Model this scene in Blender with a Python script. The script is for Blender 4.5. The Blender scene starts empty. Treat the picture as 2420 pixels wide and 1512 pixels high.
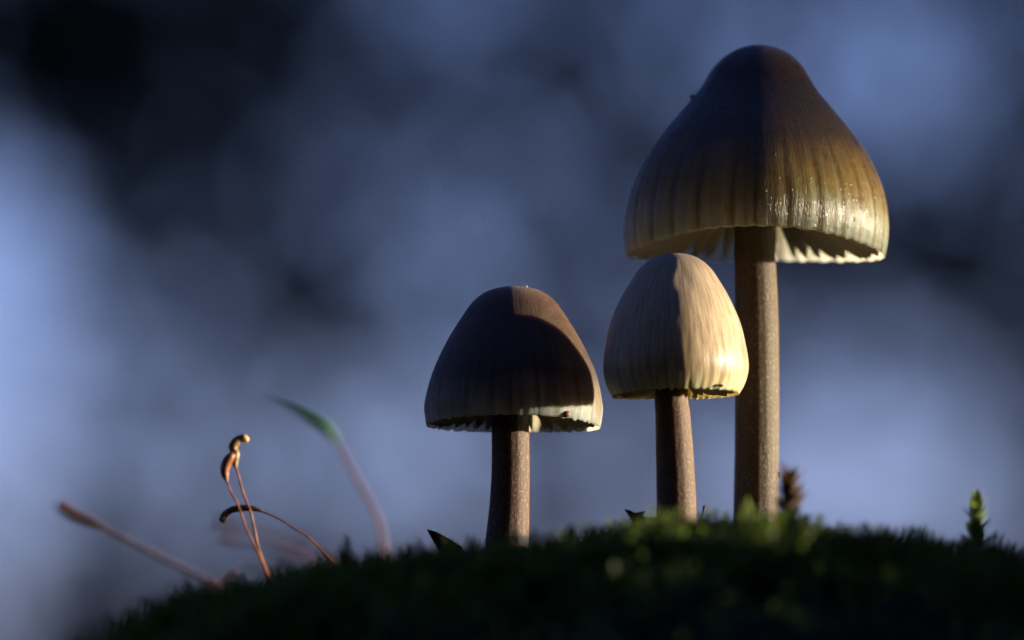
import bpy, math, random
import numpy as np
from mathutils import Vector
R = math.radians
sc = bpy.context.scene
random.seed(7); rng = np.random.default_rng(7)

# ------------------------------------------------------------------ camera
W, H = 2419.0, 1512.0          # pixel grid in which the photograph was measured
FRAME_W = 0.097                # width of the frame at the plane of focus (m)
DIST = 1.0                     # camera to plane of focus (m)
FOCUS_Y = -0.0125
PITCH = R(6.0)
Q = FRAME_W / W                # metres per pixel at the plane of focus
FWD = Vector((0, math.cos(PITCH), math.sin(PITCH)))
UP = Vector((0, -math.sin(PITCH), math.cos(PITCH)))
CAM = Vector((0, FOCUS_Y, 0)) - DIST * FWD
cd = bpy.data.cameras.new('camera'); camera = bpy.data.objects.new('camera', cd)
sc.collection.objects.link(camera); sc.camera = camera
camera.location = CAM; camera.rotation_euler = (R(90) + PITCH, 0, 0)
cd.sensor_width = 36.0; cd.lens = 36.0 * DIST / FRAME_W
cd.clip_start = 0.02; cd.clip_end = 600
cd.dof.use_dof = True; cd.dof.focus_distance = DIST
cd.dof.aperture_fstop = cd.lens / 20.0        # 20 mm entrance pupil

# ------------------------------------------------------------------ sky, sun, exposure
SUN_EL, SUN_AZ = 3.9, 86.0     # degrees; azimuth clockwise from +Y (the viewing direction)
world = bpy.data.worlds.new('World'); sc.world = world; world.use_nodes = True
wn = world.node_tree
sky = wn.nodes.new('ShaderNodeTexSky'); sky.sky_type = 'NISHITA'; sky.sun_disc = False
sky.sun_elevation = R(SUN_EL); sky.sun_rotation = R(SUN_AZ)
sky.air_density = 1.0; sky.dust_density = 0.0; sky.ozone_density = 4.0
tint = wn.nodes.new('ShaderNodeMix'); tint.data_type = 'RGBA'; tint.blend_type = 'MULTIPLY'
tint.inputs[0].default_value = 1.0; tint.inputs[7].default_value = (1.34, 0.82, 1.20, 1)
wn.links.new(sky.outputs[0], tint.inputs[6])
wn.links.new(tint.outputs[2], wn.nodes['Background'].inputs[0])
wn.nodes['Background'].inputs[1].default_value = 0.15
sd = bpy.data.lights.new('sun', 'SUN'); sun = bpy.data.objects.new('sun', sd)
sc.collection.objects.link(sun)
sd.energy = 5.0; sd.angle = R(1.0); sd.color = (1.0, 0.86, 0.66)
SUN_DIR = Vector((math.sin(R(SUN_AZ)) * math.cos(R(SUN_EL)), math.cos(R(SUN_AZ)) * math.cos(R(SUN_EL)), math.sin(R(SUN_EL))))
sun.rotation_euler = SUN_DIR.to_track_quat('Z', 'Y').to_euler()
sun.location = SUN_DIR * 3
vs = sc.view_settings
vs.view_transform = 'Standard'; vs.look = 'None'; vs.gamma = 1; vs.use_curve_mapping = False
vs.exposure = 1.6
sc.render.engine = 'CYCLES'
sc.cycles.use_denoising = True
sc.cycles.max_bounces = 10; sc.cycles.transparent_max_bounces = 8

# ------------------------------------------------------------------ helpers
def P(u, v, Y=0.0):
    """world point seen at pixel (u, v) that lies in the vertical plane y = Y"""
    d = FWD + Vector((1, 0, 0)) * ((u - W / 2) * Q / DIST) + UP * ((H / 2 - v) * Q / DIST)
    return CAM + d * ((Y - CAM.y) / d.y)
def pxm(Y):
    return Q * (Y - CAM.y) / (DIST * math.cos(PITCH))
def link(o, parent=None):
    sc.collection.objects.link(o)
    if parent: o.parent = parent
    return o
def tag(o, label=None, cat=None, group=None, kind=None):
    if label: o['label'] = label
    if cat: o['category'] = cat
    if group: o['group'] = group
    if kind: o['kind'] = kind
    return o
def empty(name, loc):
    o = bpy.data.objects.new(name, None); o.location = loc
    o.empty_display_size = 0.004
    return link(o)
def mesh(name, verts, faces, m, parent=None, origin=(0, 0, 0), smooth=True, attrs=None):
    me = bpy.data.meshes.new(name)
    v = np.asarray(verts, dtype=float) - np.asarray(origin, dtype=float)
    me.from_pydata(v.tolist(), [], [list(map(int, f)) for f in faces])
    if smooth: me.polygons.foreach_set('use_smooth', [True] * len(me.polygons))
    for k, val in (attrs or {}).items():
        a = me.attributes.new(k, 'FLOAT', 'POINT'); a.data.foreach_set('value', np.asarray(val, dtype=np.float32))
    me.update()
    me.materials.append(m)
    o = bpy.data.objects.new(name, me)
    link(o, parent)
    if parent is None: o.location = origin
    return o
def bulk(name, v, f, m, attrs=None):
    """a big mesh from numpy arrays; f is (n, 3) or (n, 4)"""
    me = bpy.data.meshes.new(name); n, k = f.shape
    me.vertices.add(len(v)); me.vertices.foreach_set('co', np.ascontiguousarray(v, dtype=np.float32).ravel())
    me.loops.add(n * k); me.loops.foreach_set('vertex_index', np.ascontiguousarray(f, dtype=np.int32).ravel())
    me.polygons.add(n); me.polygons.foreach_set('loop_start', np.arange(0, n * k, k, dtype=np.int32))
    for key, val in (attrs or {}).items():
        a = me.attributes.new(key, 'FLOAT', 'POINT'); a.data.foreach_set('value', np.asarray(val, dtype=np.float32))
    me.update(); me.validate()
    me.materials.append(m)
    return link(bpy.data.objects.new(name, me))
def smooth_curve(xs, ys, n):
    """Catmull-Rom through (x, y) points -> n samples of equal parameter"""
    p = np.stack([xs, ys], 1).astype(float)
    p = np.vstack([2 * p[0] - p[1], p, 2 * p[-1] - p[-2]])
    seg = len(p) - 3; out = []
    for t in np.linspace(0, seg, n):
        i = min(int(t), seg - 1); t -= i
        a, b, c, d = p[i:i + 4]
        out.append(.5 * (2 * b + (c - a) * t + (2 * a - 5 * b + 4 * c - d) * t * t + (3 * b - a - 3 * c + d) * t ** 3))
    return np.array(out)
def arc_resample(c, n):
    d = np.r_[0, np.cumsum(np.linalg.norm(np.diff(c, axis=0), axis=1))]
    t = np.linspace(0, d[-1], n)
    return np.stack([np.interp(t, d, c[:, k]) for k in range(c.shape[1])], 1)
def smoothstep(x, a, b):
    t = np.clip((x - a) / (b - a), 0, 1); return t * t * (3 - 2 * t)
def tube(pts, radii, seg=10, steps=None, cap_round=True, wob=0.0):
    """closed tube through 3-D points with a radius at each"""
    pts = np.array([tuple(p) for p in pts]); radii = np.array(radii)
    steps = steps or (len(pts) * 5)
    t0 = np.arange(len(pts)); c = np.stack([smooth_curve(t0, pts[:, k], steps)[:, 1] for k in range(3)], 1)
    r = np.interp(np.linspace(0, len(pts) - 1, steps), t0, radii)
    v = []; f = []
    tang = np.gradient(c, axis=0); tang /= np.linalg.norm(tang, axis=1)[:, None]
    ref = np.array([0, 1.0, 0]) if abs(tang[0][1]) < .8 else np.array([1.0, 0, 0])
    for i in range(steps):
        n = ref - tang[i] * ref.dot(tang[i]); n /= np.linalg.norm(n); ref = n
        b = np.cross(tang[i], n)
        for j in range(seg):
            a = 2 * math.pi * j / seg
            k = 1 + (wob * math.sin(3 * a + i * .7) if wob else 0)
            v.append(c[i] + (n * math.cos(a) + b * math.sin(a)) * r[i] * k)
    for i in range(steps - 1):
        for j in range(seg):
            f.append((i * seg + j, i * seg + (j + 1) % seg, (i + 1) * seg + (j + 1) % seg, (i + 1) * seg + j))
    v.append(c[0] - tang[0] * r[0] * .5); v.append(c[-1] + tang[-1] * r[-1] * .6)
    a, z = len(v) - 2, len(v) - 1
    for j in range(seg):
        f.append((a, (j + 1) % seg, j)); f.append((z, (steps - 1) * seg + j, (steps - 1) * seg + (j + 1) % seg))
    return v, f

# ------------------------------------------------------------------ materials
class N:
    def __init__(s, name):
        s.m = bpy.data.materials.new(name); s.m.use_nodes = True
        s.nt = s.m.node_tree; s.b = s.nt.nodes['Principled BSDF']; s.out = s.nt.nodes['Material Output']
    def n(s, t, **kw):
        o = s.nt.nodes.new('ShaderNode' + t)
        for k, v in kw.items(): setattr(o, k, v)
        return o
    def l(s, a, b): s.nt.links.new(a, b)
    def set(s, **kw):
        for k, v in kw.items(): s.b.inputs[k.replace('_', ' ')].default_value = v
    def attr(s, name): return s.n('Attribute', attribute_name=name).outputs['Fac']
    def noise(s, scale, detail=3, vec=None, rough=.5):
        o = s.n('TexNoise'); o.inputs['Scale'].default_value = scale; o.inputs['Detail'].default_value = detail; o.inputs['Roughness'].default_value = rough
        if vec: s.l(vec, o.inputs['Vector'])
        return o.outputs['Fac']
    def ramp(s, fac, stops):
        o = s.n('ValToRGB'); e = o.color_ramp.elements
        while len(e) < len(stops): e.new(.5)
        for i, (p, c) in enumerate(stops):
            e[i].position = p; e[i].color = (*c, 1) if not isinstance(c, (int, float)) else (c, c, c, 1)
        s.l(fac, o.inputs[0]); return o.outputs['Color']
    def mix(s, fac, a, b, mode='MIX'):
        o = s.n('Mix', data_type='RGBA', blend_type=mode)
        for sock, v in ((o.inputs[0], fac), (o.inputs[6], a), (o.inputs[7], b)):
            if isinstance(v, (int, float)): sock.default_value = v
            elif isinstance(v, tuple): sock.default_value = (*v, 1)
            else: s.l(v, sock)
        return o.outputs[2]
    def math(s, op, a, b=0.0):
        o = s.n('Math', operation=op)
        for sock, v in zip(o.inputs, (a, b)):
            if isinstance(v, (int, float)): sock.default_value = v
            else: s.l(v, sock)
        return o.outputs[0]
    def bump(s, h, dist, strength=1.0, prev=None):
        o = s.n('Bump'); o.inputs['Distance'].default_value = dist; o.inputs['Strength'].default_value = strength
        s.l(h, o.inputs['Height'])
        if prev: s.l(prev, o.inputs['Normal'])
        return o.outputs['Normal']
    def comb(s, x, y, z):
        o = s.n('CombineXYZ')
        for sock, v in zip(o.inputs, (x, y, z)):
            if isinstance(v, (int, float)): sock.default_value = v
            else: s.l(v, sock)
        return o.outputs[0]

def cap_material(name, stops, stripe, gloss, sss=.45, scale=.0016, spec=.5, fibre=1.0, mottle=.35, fleck=False):
    """cap skin: colour by distance from the crown (attribute s), gills showing through near the margin (attribute pleat)"""
    k = N(name)
    s, pl, th = k.attr('s'), k.attr('pleat'), k.attr('theta')
    tc = k.n('TexCoord').outputs['Object']
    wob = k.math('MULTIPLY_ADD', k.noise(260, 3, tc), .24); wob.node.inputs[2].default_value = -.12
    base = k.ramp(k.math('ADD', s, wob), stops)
    # radial fibres: noise stretched along the meridian
    x = k.math('MULTIPLY', k.math('COSINE', th), 1.0); y = k.math('SINE', th)
    fib = k.noise(1.0, 4, k.comb(k.math('MULTIPLY', x, 34), k.math('MULTIPLY', y, 34), k.math('MULTIPLY', s, 5)), .6)
    fine = k.noise(1.0, 3, k.comb(k.math('MULTIPLY', x, 90), k.math('MULTIPLY', y, 90), k.math('MULTIPLY', s, 26)), .65)
    col = k.mix(k.math('MULTIPLY', k.ramp(fib, [(.3, 0), (.7, 1)]), mottle), base, (.25, .19, .13), 'MULTIPLY')
    dark = k.math('MULTIPLY', k.math('MULTIPLY', pl, k.ramp(s, [(.42, 0), (.85, 1)])), stripe)
    col = k.mix(dark, col, (.33, .22, .12), 'MULTIPLY')
    k.l(col, k.b.inputs['Base Color'])
    grain = k.noise(5200, 2, tc)
    nb = k.bump(fib, .00009 * fibre, .8)
    nb = k.bump(fine, .00005 * fibre, .8, nb)
    nb = k.bump(grain, .000025, .7, nb)
    if fleck:
        w = k.n('TexVoronoi'); w.inputs['Scale'].default_value = 1.0
        k.l(k.comb(k.math('MULTIPLY', x, 16), k.math('MULTIPLY', y, 16), k.math('MULTIPLY', s, 22)), w.inputs['Vector'])
        nb = k.bump(k.ramp(w.outputs['Distance'], [(.0, 1), (.22, 0)]), .00008, .8, nb)
    k.l(nb, k.b.inputs['Normal'])
    k.l(k.ramp(k.noise(900, 3, tc), [(.3, max(gloss - .13, .1)), (.7, gloss + .13)]), k.b.inputs['Roughness'])
    k.b.subsurface_method = 'RANDOM_WALK'
    k.set(Subsurface_Weight=sss, Subsurface_Scale=scale, Subsurface_Radius=(1.0, .80, .48), Specular_IOR_Level=spec, IOR=1.4, Sheen_Weight=.22, Sheen_Roughness=.4)
    return k.m

def stem_material(name, c0, c1, pale, grit):
    k = N(name)
    tc = k.n('TexCoord').outputs['Object']
    mp = k.n('Mapping'); mp.inputs['Scale'].default_value = (1, 1, .12); k.l(tc, mp.inputs['Vector'])
    streak = k.noise(900, 4, mp.outputs[0])
    h = k.attr('h')
    base = k.ramp(k.math('ADD', h, k.math('MULTIPLY', k.math('SUBTRACT', streak, .5), .5)), [(0, c0), (1, c1)])
    g = k.noise(3200, 3, tc, .75)
    gr = k.ramp(g, [(.54, 0), (.72, 1)])
    col = k.mix(k.math('MULTIPLY', gr, grit), base, pale)
    k.l(col, k.b.inputs['Base Color'])
    nb = k.bump(g, .00013, .9); nb = k.bump(streak, .00006, .5, nb)
    k.l(nb, k.b.inputs['Normal'])
    k.b.subsurface_method = 'RANDOM_WALK'
    k.set(Roughness=.62, Specular_IOR_Level=.35, Subsurface_Weight=1.0, Subsurface_Scale=.0032, Subsurface_Radius=(1, .62, .32))
    return k.m

def thin_material(name, col, trans, tcol=None, rough=.6, nscale=800, vary=.5, spec=.4):
    """leaf-like tissue: principled surface mixed with light coming through"""
    k = N(name)
    tc = k.n('TexCoord').outputs['Object']
    c = k.mix(k.math('MULTIPLY', k.ramp(k.noise(nscale, 3, tc), [(.3, 0), (.7, 1)]), vary), col, tuple(x * .45 for x in col))
    k.l(c, k.b.inputs['Base Color']); k.set(Roughness=rough, Specular_IOR_Level=spec)
    t = k.n('BsdfTranslucent')
    if tcol: t.inputs[0].default_value = (*tcol, 1)
    else: k.l(c, t.inputs[0])
    mx = k.n('MixShader'); mx.inputs[0].default_value = trans
    k.l(k.b.outputs[0], mx.inputs[1]); k.l(t.outputs[0], mx.inputs[2]); k.l(mx.outputs[0], k.out.inputs[0])
    return k.m
def plain(name, c0, c1, nscale, rough=.5, spec=.5, sss=0, scale=.0004):
    k = N(name); tc = k.n('TexCoord').outputs['Object']
    nz = k.noise(nscale, 4, tc)
    k.l(k.ramp(nz, [(.3, c0), (.7, c1)]), k.b.inputs['Base Color'])
    k.l(k.bump(nz, .15 / nscale, .6), k.b.inputs['Normal'])
    k.set(Roughness=rough, Specular_IOR_Level=spec)
    if sss: k.set(Subsurface_Weight=sss, Subsurface_Scale=scale, Subsurface_Radius=(1, .5, .2))
    return k.m

M = {}
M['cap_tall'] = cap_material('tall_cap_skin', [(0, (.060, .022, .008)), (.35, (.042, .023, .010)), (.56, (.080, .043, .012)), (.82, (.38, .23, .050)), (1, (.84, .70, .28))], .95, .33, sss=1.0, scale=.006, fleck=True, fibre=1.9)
M['cap_mid'] = cap_material('pale_cap_skin', [(0, (.32, .22, .13)), (.3, (.58, .45, .30)), (.6, (.62, .48, .30)), (.88, (.56, .42, .24)), (1, (.80, .72, .40))], .35, .42, sss=.7, scale=.0010, mottle=.75, fibre=.6)
M['cap_left'] = cap_material('brown_cap_skin', [(0, (.17, .065, .018)), (.28, (.085, .040, .015)), (.74, (.070, .042, .019)), (.90, (.24, .19, .10)), (1, (.55, .49, .30))], .5, .5, sss=1.0, scale=.004, fibre=1.0)
M['stem_tall'] = stem_material('tall_stem_skin', (.072, .054, .027), (.088, .058, .020), (.27, .23, .14), .75)
M['stem_mid'] = stem_material('mid_stem_skin', (.075, .043, .019), (.105, .062, .028), (.26, .205, .12), .7)
M['stem_left'] = stem_material('left_stem_skin', (.075, .037, .017), (.065, .030, .013), (.27, .23, .16), .8)
M['gill'] = thin_material('gill_tissue', (.74, .72, .64), .32, (.74, .73, .64), .65, 700, .25)
M['moss'] = thin_material('moss_leaf', (.110, .165, .034), .45, (.16, .22, .03), .55, 140, .6)
M['soil'] = plain('log_humus', (.012, .010, .007), (.035, .026, .016), 300, .9, .1)
M['seta'] = plain('seta_skin', (.17, .055, .022), (.30, .12, .05), 1500, .4, .5, .2)
M['capsule_olive'] = plain('olive_capsule_skin', (.16, .090, .016), (.26, .155, .035), 900, .42, .5, .3)
M['capsule_red'] = plain('red_capsule_skin', (.17, .045, .015), (.32, .10, .03), 900, .4, .5, .3)
M['capsule_dark'] = plain('dark_capsule_skin', (.06, .026, .010), (.14, .06, .02), 900, .4, .5, .2)
M['lid'] = plain('lid_skin', (.42, .28, .09), (.62, .45, .18), 1200, .45, .5, .5)
M['lid_grey'] = plain('faded_lid_skin', (.20, .18, .09), (.34, .30, .16), 1200, .5, .5, .4)
M['green_tip'] = plain('green_tip_skin', (.035, .11, .03), (.06, .19, .05), 500, .5, .5, .3)
M['dead'] = thin_material('dead_leaf', (.075, .045, .022), .2, (.14, .07, .02), .7, 600, .6)
M['crumb'] = plain('dark_crumb', (.004, .003, .003), (.03, .015, .006), 4000, .5, .4)
M['red_crumb'] = plain('red_brown_crumb', (.05, .012, .004), (.16, .04, .012), 4000, .5, .4)
M['white_crumb'] = plain('white_crumb', (.5, .47, .42), (.75, .72, .66), 4000, .7, .3)
M['leaf'] = thin_material('thicket_leaf', (.030, .038, .020), .25, (.05, .06, .02), .6, 9, .6)
M['bark'] = plain('thicket_bark', (.020, .015, .012), (.06, .045, .035), 40, .9, .2)
M['floor'] = plain('forest_floor', (.018, .013, .008), (.06, .042, .022), 9, .95, .1)

# ------------------------------------------------------------------ setting: forest floor
n = 60; xs = np.sign(np.linspace(-1, 1, n)) * np.abs(np.linspace(-1, 1, n)) ** 3 * 250
gx, gy = np.meshgrid(xs, xs)
gz = -.34 + .05 * np.sin(gx * .9 + 1) * np.cos(gy * .7) * np.exp(-(gx ** 2 + gy ** 2) / 900)
gv = np.stack([gx, gy, gz], 2).reshape(-1, 3)
idx = np.arange(n * n).reshape(n, n)
gf = np.stack([idx[:-1, :-1], idx[:-1, 1:], idx[1:, 1:], idx[1:, :-1]], 2).reshape(-1, 4)
o = bulk('ground', gv, gf, M['floor']); tag(o, 'dark brown forest floor around the mossy log', 'ground', kind='structure')

# ------------------------------------------------------------------ the mossy log
Y0 = -.052                                   # crest line of the log
DROP = 48
sil = np.array([(-900, 1900), (-500, 1790), (-100, 1690), (120, 1600), (235, 1530), (350, 1462), (500, 1408), (640, 1385), (800, 1340), (900, 1332), (1050, 1322), (1150, 1307), (1250, 1302),
                (1350, 1275), (1500, 1260), (1650, 1250), (1850, 1240), (1920, 1252), (2000, 1285), (2080, 1268), (2200, 1290), (2280, 1315), (2350, 1310), (2440, 1325), (2560, 1280), (2700, 1230), (2850, 1162), (3000, 1131), (3200, 1152), (3600, 1330)], float)  # last points: unseen rise past the right edge, added to shade the moss
_sx = np.array([P(u, v + DROP, Y0 - .009).x for u, v in sil]); _sz = np.array([P(u, v + DROP, Y0 - .009).z for u, v in sil])
KC = 1 / (2 * .085)
OFFC = .105 ** 2 / (4 * KC)                  # height of the crest above the silhouette line
def _n2(x, y, f, s):
    return (np.sin(x * f + s) * np.cos(y * f * 1.13 + s * 1.7) + .5 * np.sin(x * f * 2.3 - y * f * 1.9 + s * 3.1))
def log_z(x, y):
    z = np.interp(x, _sx, _sz)
    dy = y - Y0
    front = np.where(dy > -.06, KC * dy * dy, KC * .0036 + (-dy - .06) * .95)
    back = .05 * np.maximum(dy, 0) + 1.2 * np.maximum(dy - .19, 0)
    z = z - np.where(dy < 0, front, back)
    return z + .0014 * _n2(x, y, 300, 1.0) * smoothstep(np.abs(y - Y0), .008, .03) + .0004 * _n2(x, y, 900, 2.0)
gx, gy = np.meshgrid(np.linspace(-.085, .14, 240), np.linspace(-.20, .40, 300))
gz = np.maximum(log_z(gx, gy), -.36)
idx = np.arange(gx.size).reshape(gx.shape)
gf = np.stack([idx[:-1, :-1], idx[:-1, 1:], idx[1:, 1:], idx[1:, :-1]], 2).reshape(-1, 4)
bank = bulk('mossy_log', np.stack([gx, gy, gz], 2).reshape(-1, 3), gf, M['soil'])
bank.data.polygons.foreach_set('use_smooth', [True] * len(bank.data.polygons))
tag(bank, 'dark mossy log crest on which the mushrooms grow', 'log', kind='structure')

# moss: many thousand little shoots, nobody could count them
def moss_shoots(n, xr, yr, hmin, hmax, leaves, seed):
    g = np.random.default_rng(seed)
    x = g.uniform(*xr, n); y = g.uniform(*yr, n); z = log_z(x, y)
    hh = g.uniform(hmin, hmax, n) * np.clip(1 + .5 * _n2(x, y, 330, 4.0), .3, 2.0)
    lean = g.normal(0, .35, (n, 2)); lean[:, 1] += np.clip((y - Y0) * 10, -.8, .8)
    ax = np.stack([lean[:, 0], lean[:, 1], np.ones(n)], 1); ax /= np.linalg.norm(ax, axis=1)[:, None]
    V = []; 
    for j in range(leaves):
        t = (j + .5) / leaves
        a = g.uniform(0, 2 * math.pi, n)
        side = np.stack([np.cos(a), np.sin(a), np.zeros(n)], 1)
        base = np.stack([x, y, z], 1) + ax * (hh * t)[:, None]
        ll = (.0010 + .0011 * g.random(n)) * (1.1 - .35 * t)
        d = side * (1.0 - .65 * t) + ax * (.35 + .75 * t); d /= np.linalg.norm(d, axis=1)[:, None]
        wv = np.cross(d, ax); wv /= np.linalg.norm(wv, axis=1)[:, None] + 1e-9
        w = ll * .17
        mid = base + d * (ll * .45)[:, None] + ax * (ll * .06)[:, None]
        tip = base + d * ll[:, None] - ax * (ll * .05)[:, None]
        V.append(np.stack([base, mid + wv * w[:, None], tip, mid - wv * w[:, None]], 1))
    V = np.concatenate(V).reshape(-1, 3)
    return V, np.arange(len(V)).reshape(-1, 4)
v1, f1 = moss_shoots(14000, (-.06, .062), (-.085, .02), .0010, .0026, 12, 3)
v2, f2 = moss_shoots(11000, (-.084, .138), (-.12, .16), .0012, .0028, 9, 4)
moss = bulk('moss', np.concatenate([v1, v2]), np.concatenate([f1, f2 + len(v1)]), M['moss'])
tag(moss, 'dark green cushion of moss covering the log crest', 'moss', kind='stuff')

# ------------------------------------------------------------------ mushrooms
def mushroom(name, label, Y, axis_u, prof, rim_px, stem, mats, ngill, npleat, seed, lean=0.0, thick=(24, 3.0), edge=None, wob=.012, pleat_amp=3.5, gill_rise=.30):
    g = np.random.default_rng(seed); k = pxm(Y)
    base = P(stem[-1][0], stem[-1][1] + 30, Y); base.z = float(log_z(np.array(base.x), np.array(Y))) - .002
    root = empty(name, base); tag(root, label, 'mushroom', 'mushrooms growing on the mossy log')
    o3 = np.array(base)
    # ---- stem
    vc = [s[1] for s in stem]; pts = []; rad = []
    zt = P(axis_u, prof[0][0] + 60, Y)
    pts.append((zt.x, Y, zt.z)); rad.append(stem[0][2] * k * .9)
    for (u, v, hw) in stem:
        p = P(u, v, Y); pts.append((p.x, Y, p.z)); rad.append(hw * k)
    pts.append((pts[-1][0] - .0002, Y, float(base.z))); rad.append(rad[-1] * 1.06)
    v, f = tube(pts, rad, 64, 120)
    v = np.array(v); zz = v[:, 2]; h = (zz - zz.min()) / (zz.max() - zz.min())
    c = np.array([np.interp(zz, [p[2] for p in pts][::-1], [p[0] for p in pts][::-1]), np.full(len(zz), Y)]).T
    ang = np.arctan2(v[:, 1] - c[:, 1], v[:, 0] - c[:, 0])
    fl = 1 + .010 * np.sin(7 * ang + 1 + 3 * h) + .007 * np.sin(17 * ang + 4 * h) + .012 * np.sin(9 * h + 2 * ang)
    v[:, :2] = c + (v[:, :2] - c) * fl[:, None]
    mesh('stem', v, f, mats[1], root, o3, attrs={'h': h})
    # ---- cap
    pv = np.array([p[0] for p in prof], float); pr = np.array([p[1] for p in prof], float)
    cur = arc_resample(smooth_curve(pr, pv, 400), 90)
    r0 = np.maximum(cur[:, 0], 0); z0 = cur[:, 1]
    s = np.linspace(0, 1, 90)
    nt_, ns = 288, 90
    th = np.linspace(0, 2 * math.pi, nt_, endpoint=False)
    zc = P(axis_u, rim_px, Y)                              # centre of the rim plane
    # pleats: uneven ridges, one per gill
    gill_th = (np.arange(ngill) + g.uniform(-.22, .22, ngill)) * 2 * math.pi / ngill
    phase = np.interp(th, np.r_[gill_th[-1] - 2 * math.pi, gill_th, gill_th[0] + 2 * math.pi], np.arange(-1, ngill + 1))
    amp = 1 + .5 * np.sin(5 * th + seed) + .3 * np.sin(11 * th + 2 * seed)
    pleat = (.5 + .5 * np.cos(4 * math.pi * phase)) * (.7 + .3 * np.cos(2 * math.pi * phase))          # 1 on a gill line
    jag = sum(g.normal(0, 1) * np.sin(f_ * th + g.uniform(0, 6)) for f_ in range(23, 75, 4)) * .5
    lowf = wob * (np.sin(2 * th + seed) + .6 * np.sin(3 * th + 2.3 * seed) + .5 * np.sin(5 * th + .7 * seed))
    edge = edge or (lambda t: 0 * t)
    ed = edge(th)
    lumps = [(g.normal(0, 1) * 3.2 / f_, f_, g.uniform(4, 26), g.uniform(0, 6), g.uniform(0, 6)) for f_ in (5, 7, 9, 11, 13, 16, 19, 23, 27, 31, 37)]
    def surf(thk, inner=False):
        S, T = np.meshgrid(s, th, indexing='ij')
        r = np.interp(S, s, r0); z = np.interp(S, s, z0)
        dr = np.gradient(r0, s); dz = np.gradient(z0, s); L = np.hypot(dr, dz)
        nr = np.interp(S, s, dz / L); nz = np.interp(S, s, -dr / L)   # outward (z counts downwards)
        w = smoothstep(S, .35, 1.0)
        r = r * (1 + lowf[None] * smoothstep(S, .1, .7))
        off = -pleat[None] * pleat_amp * w ** 1.3 * amp[None] - thk[:, None]
        r = r + nr * off; z = z + nz * off
        z = z + (ed[None] + jag[None] * 1.0) * smoothstep(S, .72, 1.0)
        lump = sum(a_ * np.sin(f_ * T + p1) * np.sin(h_ * S + p2) for a_, f_, h_, p1, p2 in lumps)
        r = np.maximum(r + lump * smoothstep(S, .05, .3), 0)
        up = (rim_px - z) * k
        x = zc.x + r * k * np.cos(T) + lean * up; y = Y + r * k * np.sin(T)
        return np.stack([x, y, zc.z + up], 2), r, z
    tout = np.zeros(ns)
    tin = np.interp(s, [0, .5, .85, 1], [thick[0], thick[0] * .7, thick[1] * 2.2, thick[1]])
    A, _, _ = surf(tout); B, rB, zB = surf(tin)
    V = np.concatenate([A.reshape(-1, 3), B.reshape(-1, 3)]); F = []
    off = ns * nt_
    for i in range(ns - 1):
        for j in range(nt_):
            a, b = i * nt_ + j, i * nt_ + (j + 1) % nt_
            F.append((a, a + nt_, b + nt_, b)); F.append((off + a, off + b, off + b + nt_, off + a + nt_))
    e = (ns - 1) * nt_
    for j in range(nt_):
        a, b = e + j, e + (j + 1) % nt_
        F.append((a, off + a, off + b, b))
    SS = np.repeat(s, nt_); TT = np.tile(th, ns); PL = np.tile(pleat, ns)
    cap = mesh('cap', V, F, mats[0], root, o3, attrs={'s': np.r_[SS, SS], 'theta': np.r_[TT, TT], 'pleat': np.r_[PL, PL]})
    # ---- gills, each a thin blade under the cap
    rs = stem[0][2] + 6
    Rm = rB[-1].mean()
    for gi, t in enumerate(gill_th):
        for short in (0, 1):
            tt = t + (math.pi / ngill if short else 0) + g.normal(0, .01)
            j = int(round(tt / (2 * math.pi) * nt_)) % nt_
            r_ = rB[:, j]; z_ = zB[:, j]
            lo = (.62 if short else 0) * Rm
            lo = max(lo, rs)
            i1 = ns - 2; i0 = int(np.argmax(r_ > lo))
            ii = np.linspace(i0, i1, 16).round().astype(int)
            ro, zo = r_[ii], z_[ii] - 2.0                      # upper edge, a little inside the cap flesh
            zr = z_[-1] - 3
            x_ = (Rm - ro) / (Rm - rs)
            low = zr - gill_rise * (Rm - rs) * x_ ** 1.5 + 4 * np.sin(np.pi * x_) + g.normal(0, 1.0)
            if short: low = np.maximum(zo + 2, low - 14 * (x_ / .45))
            zl = np.maximum(low, zo + .5)
            hw = np.interp(x_, [0, 1], [1.8, 3.0]) * (.6 if short else 1)
            verts = []
            bend = g.normal(0, 3.0)
            ct, st = math.cos(tt), math.sin(tt)
            for q in range(16):
                for (zz_, wdt, bb) in ((zo[q], hw[q], 0), ((zo[q] + zl[q]) / 2, hw[q] * .8, bend * .6), (zl[q], .35, bend * (1 + .4 * math.sin(q * .9 + gi)))):
                    up = (rim_px - zz_) * k
                    for sg in (-1, 1):
                        rr = ro[q]; tx = sg * wdt + bb * min(1, (zl[q] - zo[q]) / 40)
                        verts.append((zc.x + (rr * ct - tx * st) * k + lean * up, Y + (rr * st + tx * ct) * k, zc.z + up))
            fs = []
            for q in range(15):
                b0, b1 = q * 6, q * 6 + 6
                for a_, c_ in ((0, 2), (2, 4)):
                    fs.append((b0 + a_, b1 + a_, b1 + c_, b0 + c_)); fs.append((b0 + a_ + 1, b0 + c_ + 1, b1 + c_ + 1, b1 + a_ + 1))
                fs.append((b0 + 4, b1 + 4, b1 + 5, b0 + 5)); fs.append((b0, b0 + 1, b1 + 1, b1))
            fs.append((0, 2, 3, 1)); fs.append((2, 4, 5, 3))
            e0 = 15 * 6; fs.append((e0, e0 + 1, e0 + 3, e0 + 2)); fs.append((e0 + 2, e0 + 3, e0 + 5, e0 + 4))
            mesh('gill', verts, fs, M['gill'], cap, o3)
    return root

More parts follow.
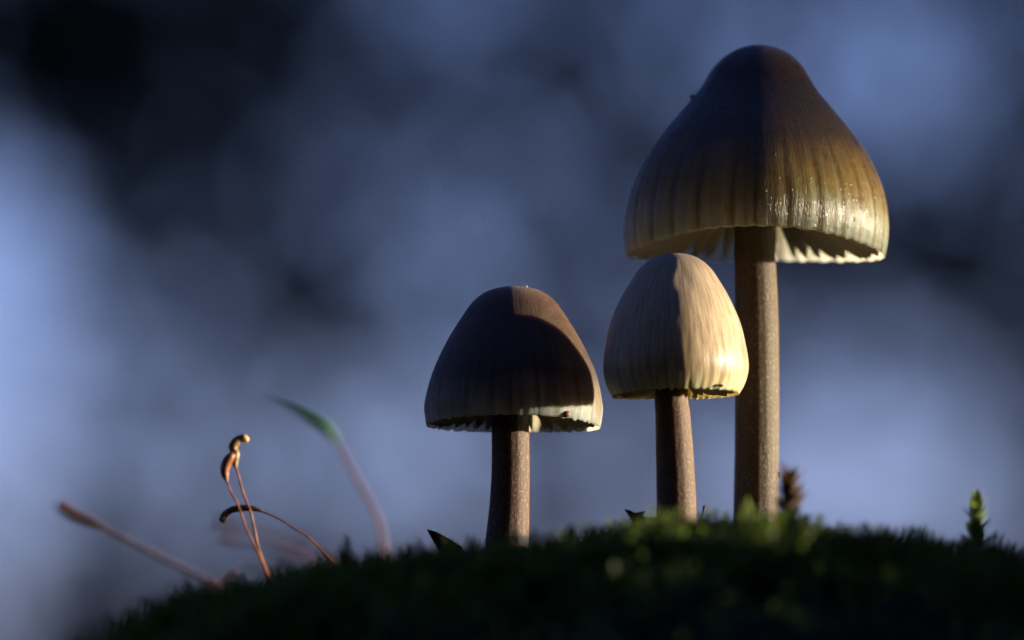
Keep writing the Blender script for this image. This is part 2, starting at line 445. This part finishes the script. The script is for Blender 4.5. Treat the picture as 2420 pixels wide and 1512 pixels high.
YB, YM, YL = 0.0, -.0165, -.0072
def rim(front, back, side_l, side_r):
    """height offsets (px, downwards) of the cap edge seen at front (theta=-90), back, left, right"""
    def fn(t):
        c, s_ = np.cos(t), np.sin(t)
        return np.where(s_ < 0, front * s_ ** 2, back * s_ ** 2) + np.where(c < 0, side_l, side_r) * c ** 2 * 1.0
    return fn
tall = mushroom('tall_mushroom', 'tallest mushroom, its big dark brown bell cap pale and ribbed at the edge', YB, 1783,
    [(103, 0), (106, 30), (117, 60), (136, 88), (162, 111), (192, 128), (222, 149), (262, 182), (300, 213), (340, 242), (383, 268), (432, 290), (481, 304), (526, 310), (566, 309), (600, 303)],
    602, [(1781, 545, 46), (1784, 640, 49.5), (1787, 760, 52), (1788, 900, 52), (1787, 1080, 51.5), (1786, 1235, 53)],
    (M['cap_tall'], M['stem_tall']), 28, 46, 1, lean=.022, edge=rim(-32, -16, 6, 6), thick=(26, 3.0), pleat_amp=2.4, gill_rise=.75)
mid = mushroom('mushroom', 'small mushroom with a smooth pale cream egg-shaped cap in front of the tallest stem', YM, 1598,
    [(597, 0), (600, 30), (612, 60), (635, 86), (665, 106), (705, 130), (760, 154), (820, 169), (862, 174), (890, 171), (915, 162), (934, 150)],
    934, [(1586, 915, 39), (1589, 980, 41), (1593, 1060, 44), (1596, 1150, 46), (1597, 1225, 47)],
    (M['cap_mid'], M['stem_mid']), 22, 34, 5, lean=-.008, edge=rim(-2, -6, 4, -4), thick=(20, 2.8), pleat_amp=.8, gill_rise=.2)
left = mushroom('mushroom', 'mushroom with a dark brown dome cap and red-brown stem, beside the pale egg-capped one', YL, 1211,
    [(675, 0), (678, 32), (688, 66), (710, 96), (745, 122), (810, 160), (880, 192), (950, 209), (982, 208), (1003, 204)],
    1003, [(1206, 975, 44), (1206, 1100, 45), (1203, 1190, 47), (1198, 1270, 51), (1197, 1300, 52)],
    (M['cap_left'], M['stem_left']), 24, 40, 9, lean=.012, edge=rim(-4, 0, 2, 8), thick=(22, 2.8), pleat_amp=1.0, gill_rise=.6)

# ------------------------------------------------------------------ moss capsules on their stalks
def C4(x, y): return (94.5 + x * .4064, 897.7 + y * .4064)
def sporophyte(label, Y, stalk, sr, capsule, cmat, lid=None, lmat=None, smat='seta', cat='moss capsule', group='moss capsules on thin stalks', dY=0.0, name='moss_sporophyte', cname='capsule'):
    k = pxm(Y) * .4064
    ts = [P(*C4(x, y), Y + dY * i / len(stalk)) for i, (x, y) in enumerate(stalk)]
    b = ts[0].copy(); step = (ts[0] - ts[1]).normalized() * .0004; step.z = min(step.z, -.00025)
    for _ in range(60):
        b = b + step
        if b.z < float(log_z(np.array(b.x), np.array(b.y))) - .001: break
    root = empty(name, b); tag(root, label, cat, group)
    v, f = tube([b] + ts, [sr * k * 1.25] + [sr * k * (1.15 - .3 * i / len(ts)) for i in range(len(ts))], 8, 60, wob=.10)
    mesh('stalk', v, f, M[smat], root, b)
    if capsule:
        Yc = Y + dY
        v, f = tube([P(*C4(x, y), Yc) for x, y, r in capsule], [r * k for _, _, r in capsule], 16, 40)
        c = mesh(cname, v, f, M[cmat], root, b)
        if lid:
            v, f = tube([P(*C4(x, y), Yc) for x, y, r in lid], [r * k for _, _, r in lid], 14, 14)
            mesh('lid', v, f, M[lmat], c, b)
    return root
YS = -.024
sporophyte('upright moss stalk with an olive capsule and pale round lid above the red one', YS, [(1352, 1180), (1300, 1060), (1268, 970), (1245, 860), (1222, 760), (1182, 660), (1158, 570), (1140, 510)], 6.5,
    [(1142, 515, 6), (1134, 490, 17), (1134, 455, 24), (1136, 425, 24), (1126, 405, 25), (1124, 385, 28), (1140, 358, 27), (1163, 339, 21), (1178, 335, 20)], 'capsule_olive', [(1174, 334, 21), (1186, 338, 24), (1200, 348, 20), (1206, 356, 12)], 'lid')
sporophyte('upright moss stalk with a fat rust-red capsule leaning on the olive one', YS - .0012, [(1334, 1175), (1290, 1060), (1250, 970), (1205, 880), (1170, 780), (1143, 710), (1108, 650), (1088, 590)], 6,
    [(1088, 592, 6), (1078, 560, 19), (1074, 525, 26), (1082, 490, 29), (1098, 460, 29), (1116, 442, 24), (1130, 438, 14)], 'capsule_red')
sporophyte('bent moss stalk arching over with a dark brown curved capsule and grey-green lid', YS + .003, [(1716, 1070), (1640, 992), (1560, 915), (1480, 865), (1390, 808), (1290, 764)], 6,
    [(1292, 764, 7), (1240, 748, 16), (1180, 745, 20), (1120, 754, 20), (1083, 776, 20), (1066, 798, 22)], 'capsule_dark', [(1066, 796, 22), (1066, 812, 27), (1068, 822, 20)], 'lid_grey')
sporophyte('soft-focus pinkish moss stalk slanting far out over the low end of the log', .060, [(1046, 1215), (900, 1122), (750, 1050), (600, 975), (450, 902), (350, 852)], 9,
    [(355, 853, 15), (290, 822, 24), (220, 795, 32), (160, 765, 34), (120, 735, 35), (100, 718, 24)], 'capsule_dark', None, None)
sporophyte('arching pinkish moss stalk ending in a long pointed green tip', .070, [(2010, 1060), (1990, 900), (1950, 770), (1880, 640), (1800, 490), (1725, 360)], 9,
    [(1730, 368, 13), (1690, 312, 26), (1640, 265, 35), (1570, 222, 30), (1480, 172, 19), (1400, 138, 10), (1310, 105, 2)], 'green_tip', cname='green_tip')
sporophyte('faint far moss stalk drooping just below the bent dark capsule', .10, [(1660, 1040), (1500, 965), (1370, 905), (1260, 865), (1170, 845)], 8,
    [(1180, 848, 10), (1120, 832, 18), (1060, 815, 18), (1000, 812, 14)], 'capsule_dark')
sporophyte('faint far moss stalk with a round head, lowest of the drooping ones', .11, [(1560, 1070), (1430, 1005), (1320, 955), (1200, 928)], 8,
    [(1210, 930, 10), (1130, 918, 16), (1070, 900, 20), (1045, 882, 20)], 'capsule_red')
sporophyte('faint kinked moss stalk lying close above the moss edge', .07, [(1040, 1200), (1105, 1140), (1170, 1092), (1260, 1085), (1390, 1105)], 7, None, None)

# ------------------------------------------------------------------ scraps, shoots and crumbs
def scrap(name, label, cat, outline, Y, thick_px, mat, bulge=.25, seed=0, curl=.0016):
    """a small curled scrap of dead leaf: outline in pixels, given thickness and curl"""
    g = np.random.default_rng(seed); k = pxm(Y)
    pts = [np.array(P(u, v, Y)) for u, v in outline]; n_ = len(pts); c = np.mean(pts, 0)
    rings = []
    for sgn in (-1, 1):
        for sc_ in (1.0, .6, .25):
            rings.append([c + (p - c) * sc_ + np.array([0, sgn * thick_px * k * (1.15 - sc_) * .8 + curl * (1 - sc_ ** 2) * 1.0 + g.normal(0, .00006), 0]) for p in pts])
    V = [x for r in rings for x in r]; F = []
    for s0, flip in ((0, 0), (3, 1)):
        for q in range(2):
            for j in range(n_):
                a, b = (s0 + q) * n_ + j, (s0 + q) * n_ + (j + 1) % n_
                F.append((a, b, b + n_, a + n_) if flip else (a, a + n_, b + n_, b))
        F.append(tuple((s0 + 2) * n_ + j for j in (range(n_) if flip else range(n_ - 1, -1, -1))))
    for j in range(n_):
        a, b = j, (j + 1) % n_
        F.append((a, b, 3 * n_ + b, 3 * n_ + a))
    base = np.array(P(*max(outline, key=lambda q: q[1]), Y))
    return tag(mesh(name, V, F, mat, None, base), label, cat)
scrap('dead_leaf_scrap', 'pointed dark scrap of dead leaf beside the red-brown stem', 'leaf scrap',
      [(1008, 1250), (1030, 1256), (1060, 1272), (1092, 1292), (1100, 1325), (1070, 1335), (1044, 1320), (1030, 1290), (1016, 1266)], -.012, 6, M['dead'], seed=1)
scrap('dead_leaf_scrap', 'forked scrap of dead leaf touching the small pale mushroom stem', 'leaf scrap',
      [(1474, 1203), (1487, 1205), (1500, 1212), (1525, 1207), (1512, 1216), (1530, 1222), (1552, 1222), (1556, 1240), (1540, 1262), (1505, 1262), (1494, 1235), (1484, 1217)], -.0176, 5, M['dead'], seed=2, curl=.0008)
k0 = pxm(-.016)
b0 = P(1652, 1262, -.016); v, f = tube([b0, P(1655, 1228, -.016), P(1661, 1210, -.016), P(1664, 1196, -.016)], [3 * k0, 2.2 * k0, 2.5 * k0, 4.2 * k0], 8, 30)
tag(mesh('twig', v, f, M['dead'], None, b0), 'tiny club-ended dry stalk between the small pale mushroom and tallest stem', 'twig')
def moss_shoot(name, label, u, vt, vb, wpx, Y, mat, seed):
    g = np.random.default_rng(seed); k = pxm(Y)
    b = P(u, vb, Y); b.z = min(b.z, float(log_z(np.array(b.x), np.array(Y)))); t = P(u + 3, vt, Y)
    root = empty(name, b); tag(root, label, 'moss shoot')
    v, f = tube([b, (b + t) / 2, t], [wpx * .10 * k] * 2 + [wpx * .05 * k], 8, 16)
    mesh('stem', v, f, M['seta'], root, b)
    nl = 26; top = t.z; bot = P(u, vb, Y).z - .002
    for i in range(nl):
        q = i / (nl - 1); p = Vector((b.x + (t.x - b.x) * q, Y, bot + (top - bot) * q))
        a = i * 2.4 + g.normal(0, .2); L = wpx * k * (.85 - .25 * q) * g.uniform(.85, 1.15)
        d = Vector((math.cos(a) * (.62 - .35 * q), math.sin(a) * (.62 - .35 * q), .75 + .3 * q)).normalized()
        sd_ = d.cross(Vector((0, 0, 1))).normalized(); nn = d.cross(sd_)
        vv = []; ff = []
        for m_ in range(5):
            tt = m_ / 4; wd = L * .26 * math.sin(math.pi * (.18 + .8 * tt)) if m_ < 4 else L * .01
            cc = p + d * (L * tt) + nn * (L * .18 * tt * tt)
            for s_ in (-1, 0, 1): vv.append(cc + sd_ * (wd * s_) + nn * (-abs(s_) * wd * .35))
        for m_ in range(4):
            for s_ in (0, 1): ff.append((m_ * 3 + s_, m_ * 3 + s_ + 1, m_ * 3 + s_ + 4, m_ * 3 + s_ + 3))
        mesh('leaflet', vv, ff, mat, root, b)
moss_shoot('moss_shoot', 'single upright leafy green moss shoot on the bare end of the log', 2306, 1198, 1320, 84, -.040, M['moss'], 4)
moss_shoot('moss_shoot', 'dark blurred moss shoot at the foot of the tallest stem', 1862, 1150, 1275, 110, -.056, M['dead'], 6)
def crumb(label, u, v, rx, rz, Y, mat, seed, name='crumb'):
    g = np.random.default_rng(seed); k = pxm(Y); c = np.array(P(u, v, Y)); V = []; F = []
    na, nb = 10, 7
    for i in range(nb):
        ph = math.pi * (i + .5) / nb
        for j in range(na):
            a = 2 * math.pi * j / na; e = g.uniform(.75, 1.2)
            V.append(c + np.array([rx * math.cos(a) * math.sin(ph), rx * .8 * math.sin(a) * math.sin(ph), rz * math.cos(ph)]) * k * e)
    for i in range(nb - 1):
        for j in range(na):
            F.append((i * na + j, (i + 1) * na + j, (i + 1) * na + (j + 1) % na, i * na + (j + 1) % na))
    F.append(tuple(range(na))); F.append(tuple((nb - 1) * na + j for j in range(na - 1, -1, -1)))
    tag(mesh(name, V, F, mat, None, c), label, 'crumb')
def cap_front_y(axis_u, r_px, u, Y):
    return Y - math.sqrt(max(r_px ** 2 - (u - axis_u) ** 2, 0)) * pxm(Y)
crumb('dark red-brown crumb stuck near the edge of the dome cap', 1336, 978, 11, 8, cap_front_y(1211, 207, 1336, YL) - .00005, M['red_crumb'], 1)
crumb('brown crumb near the edge of the pale egg-shaped cap', 1703, 911, 7, 4, cap_front_y(1598, 163, 1703, YM), M['red_crumb'], 2)
crumb('black speck stuck high on the tallest stem', 1760, 662, 3.2, 3, cap_front_y(1785, 49.5, 1760, YB), M['crumb'], 3)
crumb('black bead clinging low on the side of the tallest stem', 1841, 1122, 4.2, 6, YB, M['crumb'], 4)
crumb('dark flake on the shoulder of the biggest cap', 1639, 228, 9, 5, YB - .0004, M['crumb'], 5)
crumb('black speck on the shaded side of the biggest cap', 1548, 348, 3.2, 3.2, cap_front_y(1783, 236, 1548, YB) - .001, M['crumb'], 6)
crumb('white grain on top of the dome cap', 1243, 678, 4, 3, YL, M['white_crumb'], 7)
crumb('dark speck on the shoulder of the dome cap', 1090, 760, 4, 3, cap_front_y(1211, 126, 1090, YL), M['crumb'], 8)

# ------------------------------------------------------------------ the surrounding thicket, out of focus
def leaves(c, size, g):
    """diamond leaves, slightly folded, at centres c"""
    n_ = len(c)
    d = g.normal(0, 1, (n_, 3)); d /= np.linalg.norm(d, axis=1)[:, None]
    e = np.cross(d, g.normal(0, 1, (n_, 3))); e /= np.linalg.norm(e, axis=1)[:, None]
    m_ = np.cross(d, e)
    L = (size * g.uniform(.7, 1.3, n_))[:, None]
    V = np.stack([c - d * L * .5, c + e * L * .3 + m_ * L * .08, c + d * L * .5, c - e * L * .3 + m_ * L * .08], 1)
    return V.reshape(-1, 3)
# transmittance of the thicket over the view: sky light left between leaves, as lumps of foliage
GAPS = [(-60, 600, 120, 250, 1.0), (-60, 1180, 110, 420, .75), (400, 620, 150, 220, .18), (700, 1080, 420, 200, .36), (950, 480, 330, 260, .13), (1150, 480, 260, 330, .04), (1300, 950, 500, 300, .10),
        (1000, 60, 300, 130, .10), (1950, 120, 330, 220, .34), (2250, 330, 200, 180, .22), (2080, 900, 260, 150, .34), (2060, 1170, 220, 120, .75), (2280, 1180, 170, 120, .20), (1400, 1180, 800, 200, .14), (680, 200, 220, 180, .05),
        (2330, 60, 130, 130, .05), (300, 1000, 300, 260, .14)]
LUMPS = [(150, 60, 330, 170, 1.1), (430, 300, 230, 170, .9), (600, 700, 160, 130, .8), (780, 780, 160, 90, .5), (250, 1370, 110, 150, .8), (1380, 130, 130, 110, .6), (1180, 190, 240, 60, .5), (1520, 220, 90, 120, .6), (2230, 560, 250, 110, .9),
         (2400, 660, 100, 140, .8), (2150, 740, 220, 50, .5), (50, 190, 160, 110, 1.0), (1950, 1040, 240, 40, .35), (2350, 1020, 120, 60, .4)]
def tau(u, v):
    T = .205 + .04 * np.sin(u * .004 + 1) * np.cos(v * .005)
    for (a, b, sx, sy, w) in GAPS: T = T + w * np.exp(-.5 * (((u - a) / sx) ** 2 + ((v - b) / sy) ** 2))
    far = smoothstep(np.maximum(np.abs(u - 1210) - 1400, np.abs(v - 756) - 950), 0, 500)
    T = np.clip(T, .03, .97)
    t = -np.log(T)
    for (a, b, sx, sy, w) in LUMPS: t = t + w * np.exp(-.5 * (((u - a) / sx) ** 2 + ((v - b) / sy) ** 2))
    broad = 1.5 + .9 * np.sin(u * .0021 + 2) * np.sin(v * .0027 + 1)
    return t * (1 - far) + broad * far
g = np.random.default_rng(21)
cent = []
for k_ in range(60):
    n_ = 4000
    u = g.uniform(-3200, 5600, n_); v = g.uniform(-2200, 1900, n_); Yd = g.uniform(3.2, 6.2, n_)
    keep = g.random(n_) < tau(u, v) * (Yd / 4.7) ** 2 / 9.0
    u, v, Yd = u[keep], v[keep], Yd[keep]
    dx = (u - W / 2) * Q / DIST; dz = (H / 2 - v) * Q / DIST
    dirs = np.array(FWD)[None] + dx[:, None] * np.array([[1, 0, 0]]) + dz[:, None] * np.array(UP)[None]
    cent.append(np.array(CAM)[None] + dirs * ((Yd - CAM.y) / dirs[:, 1])[:, None])
cent = np.concatenate(cent); print('thicket leaves', len(cent))
lv = [leaves(cent, .030, g)]
# the wood round about and overhead: it keeps the light low, with the low sun coming in through one gap on the right
def ring(nn, a0, a1, r0_, r1_, z0_, z1_):
    a = R(1) * g.uniform(a0, a1, nn); r = g.uniform(r0_, r1_, nn); z = g.uniform(z0_, z1_, nn)
    return np.stack([np.sin(a) * r, np.cos(a) * r, z], 1)
big = [ring(16000, 100, 262, 4.5, 7.5, -.3, 5.5),            # behind the camera
       ring(2200, 262, 338, 5.5, 9, -.3, 4.5),               # left, more open
       ring(10000, 22, 82, 5.5, 8.5, -.3, 5.5),               # right and beyond
       ring(2500, 80, 102, 6, 8, 1.6, 5.5)]                  # above the gap through which the sun comes
r = 9.0 * np.sqrt(g.random(7000)); a = g.uniform(0, 2 * math.pi, 7000)
big.append(np.stack([r * np.sin(a), r * np.cos(a), g.uniform(3.6, 5.6, 7000)], 1))
big = np.concatenate(big)
# the thicket goes on to both sides of the view at the same looseness
sidew = ring(90000, -62, 40, 4.2, 7.5, -.32, 3.4)
rel = sidew - np.array(CAM)[None]; dep = rel @ np.array(FWD)
su = rel[:, 0] / dep * DIST / Q + W / 2; sv = H / 2 - (rel @ np.array(UP)) / dep * DIST / Q
clump = .55 + .45 * np.sin(su * .0021 + 2) * np.sin(sv * .0027 + 1)
sidew = sidew[((np.abs(su - 1200) > 4300) | (sv < -2150) | (sv > 1870)) & (g.random(len(sidew)) < clump + .15)]
lv.append(leaves(sidew, .062, g))
# unseen leaves, added 1.6 m away on the sunny side to shade the top of the tallest cap
gh = np.random.default_rng(77)
shade_leaves = np.stack([gh.uniform(1.45, 1.75, 650), gh.uniform(-.10, .16, 650), gh.uniform(.008, .13, 650)], 1)
shade_leaves += np.outer(shade_leaves[:, 0], [0, SUN_DIR.y / SUN_DIR.x, SUN_DIR.z / SUN_DIR.x])
lv.append(leaves(shade_leaves, .022, gh))
# sun corridor stays free
rel = big; along = rel @ np.array(SUN_DIR); perp = np.linalg.norm(rel - along[:, None] * np.array(SUN_DIR)[None], axis=1)
big = big[~((along > 0) & (perp < .22))]
lv.append(leaves(big, .30, g))
# keep the view itself free of the nearer big leaves
LV = np.concatenate(lv)
wood = bulk('woodland', LV, np.arange(len(LV)).reshape(-1, 4), M['leaf'])
tag(wood, 'dark out-of-focus woodland leaves behind the mushrooms with blue sky between', 'woodland', kind='stuff')
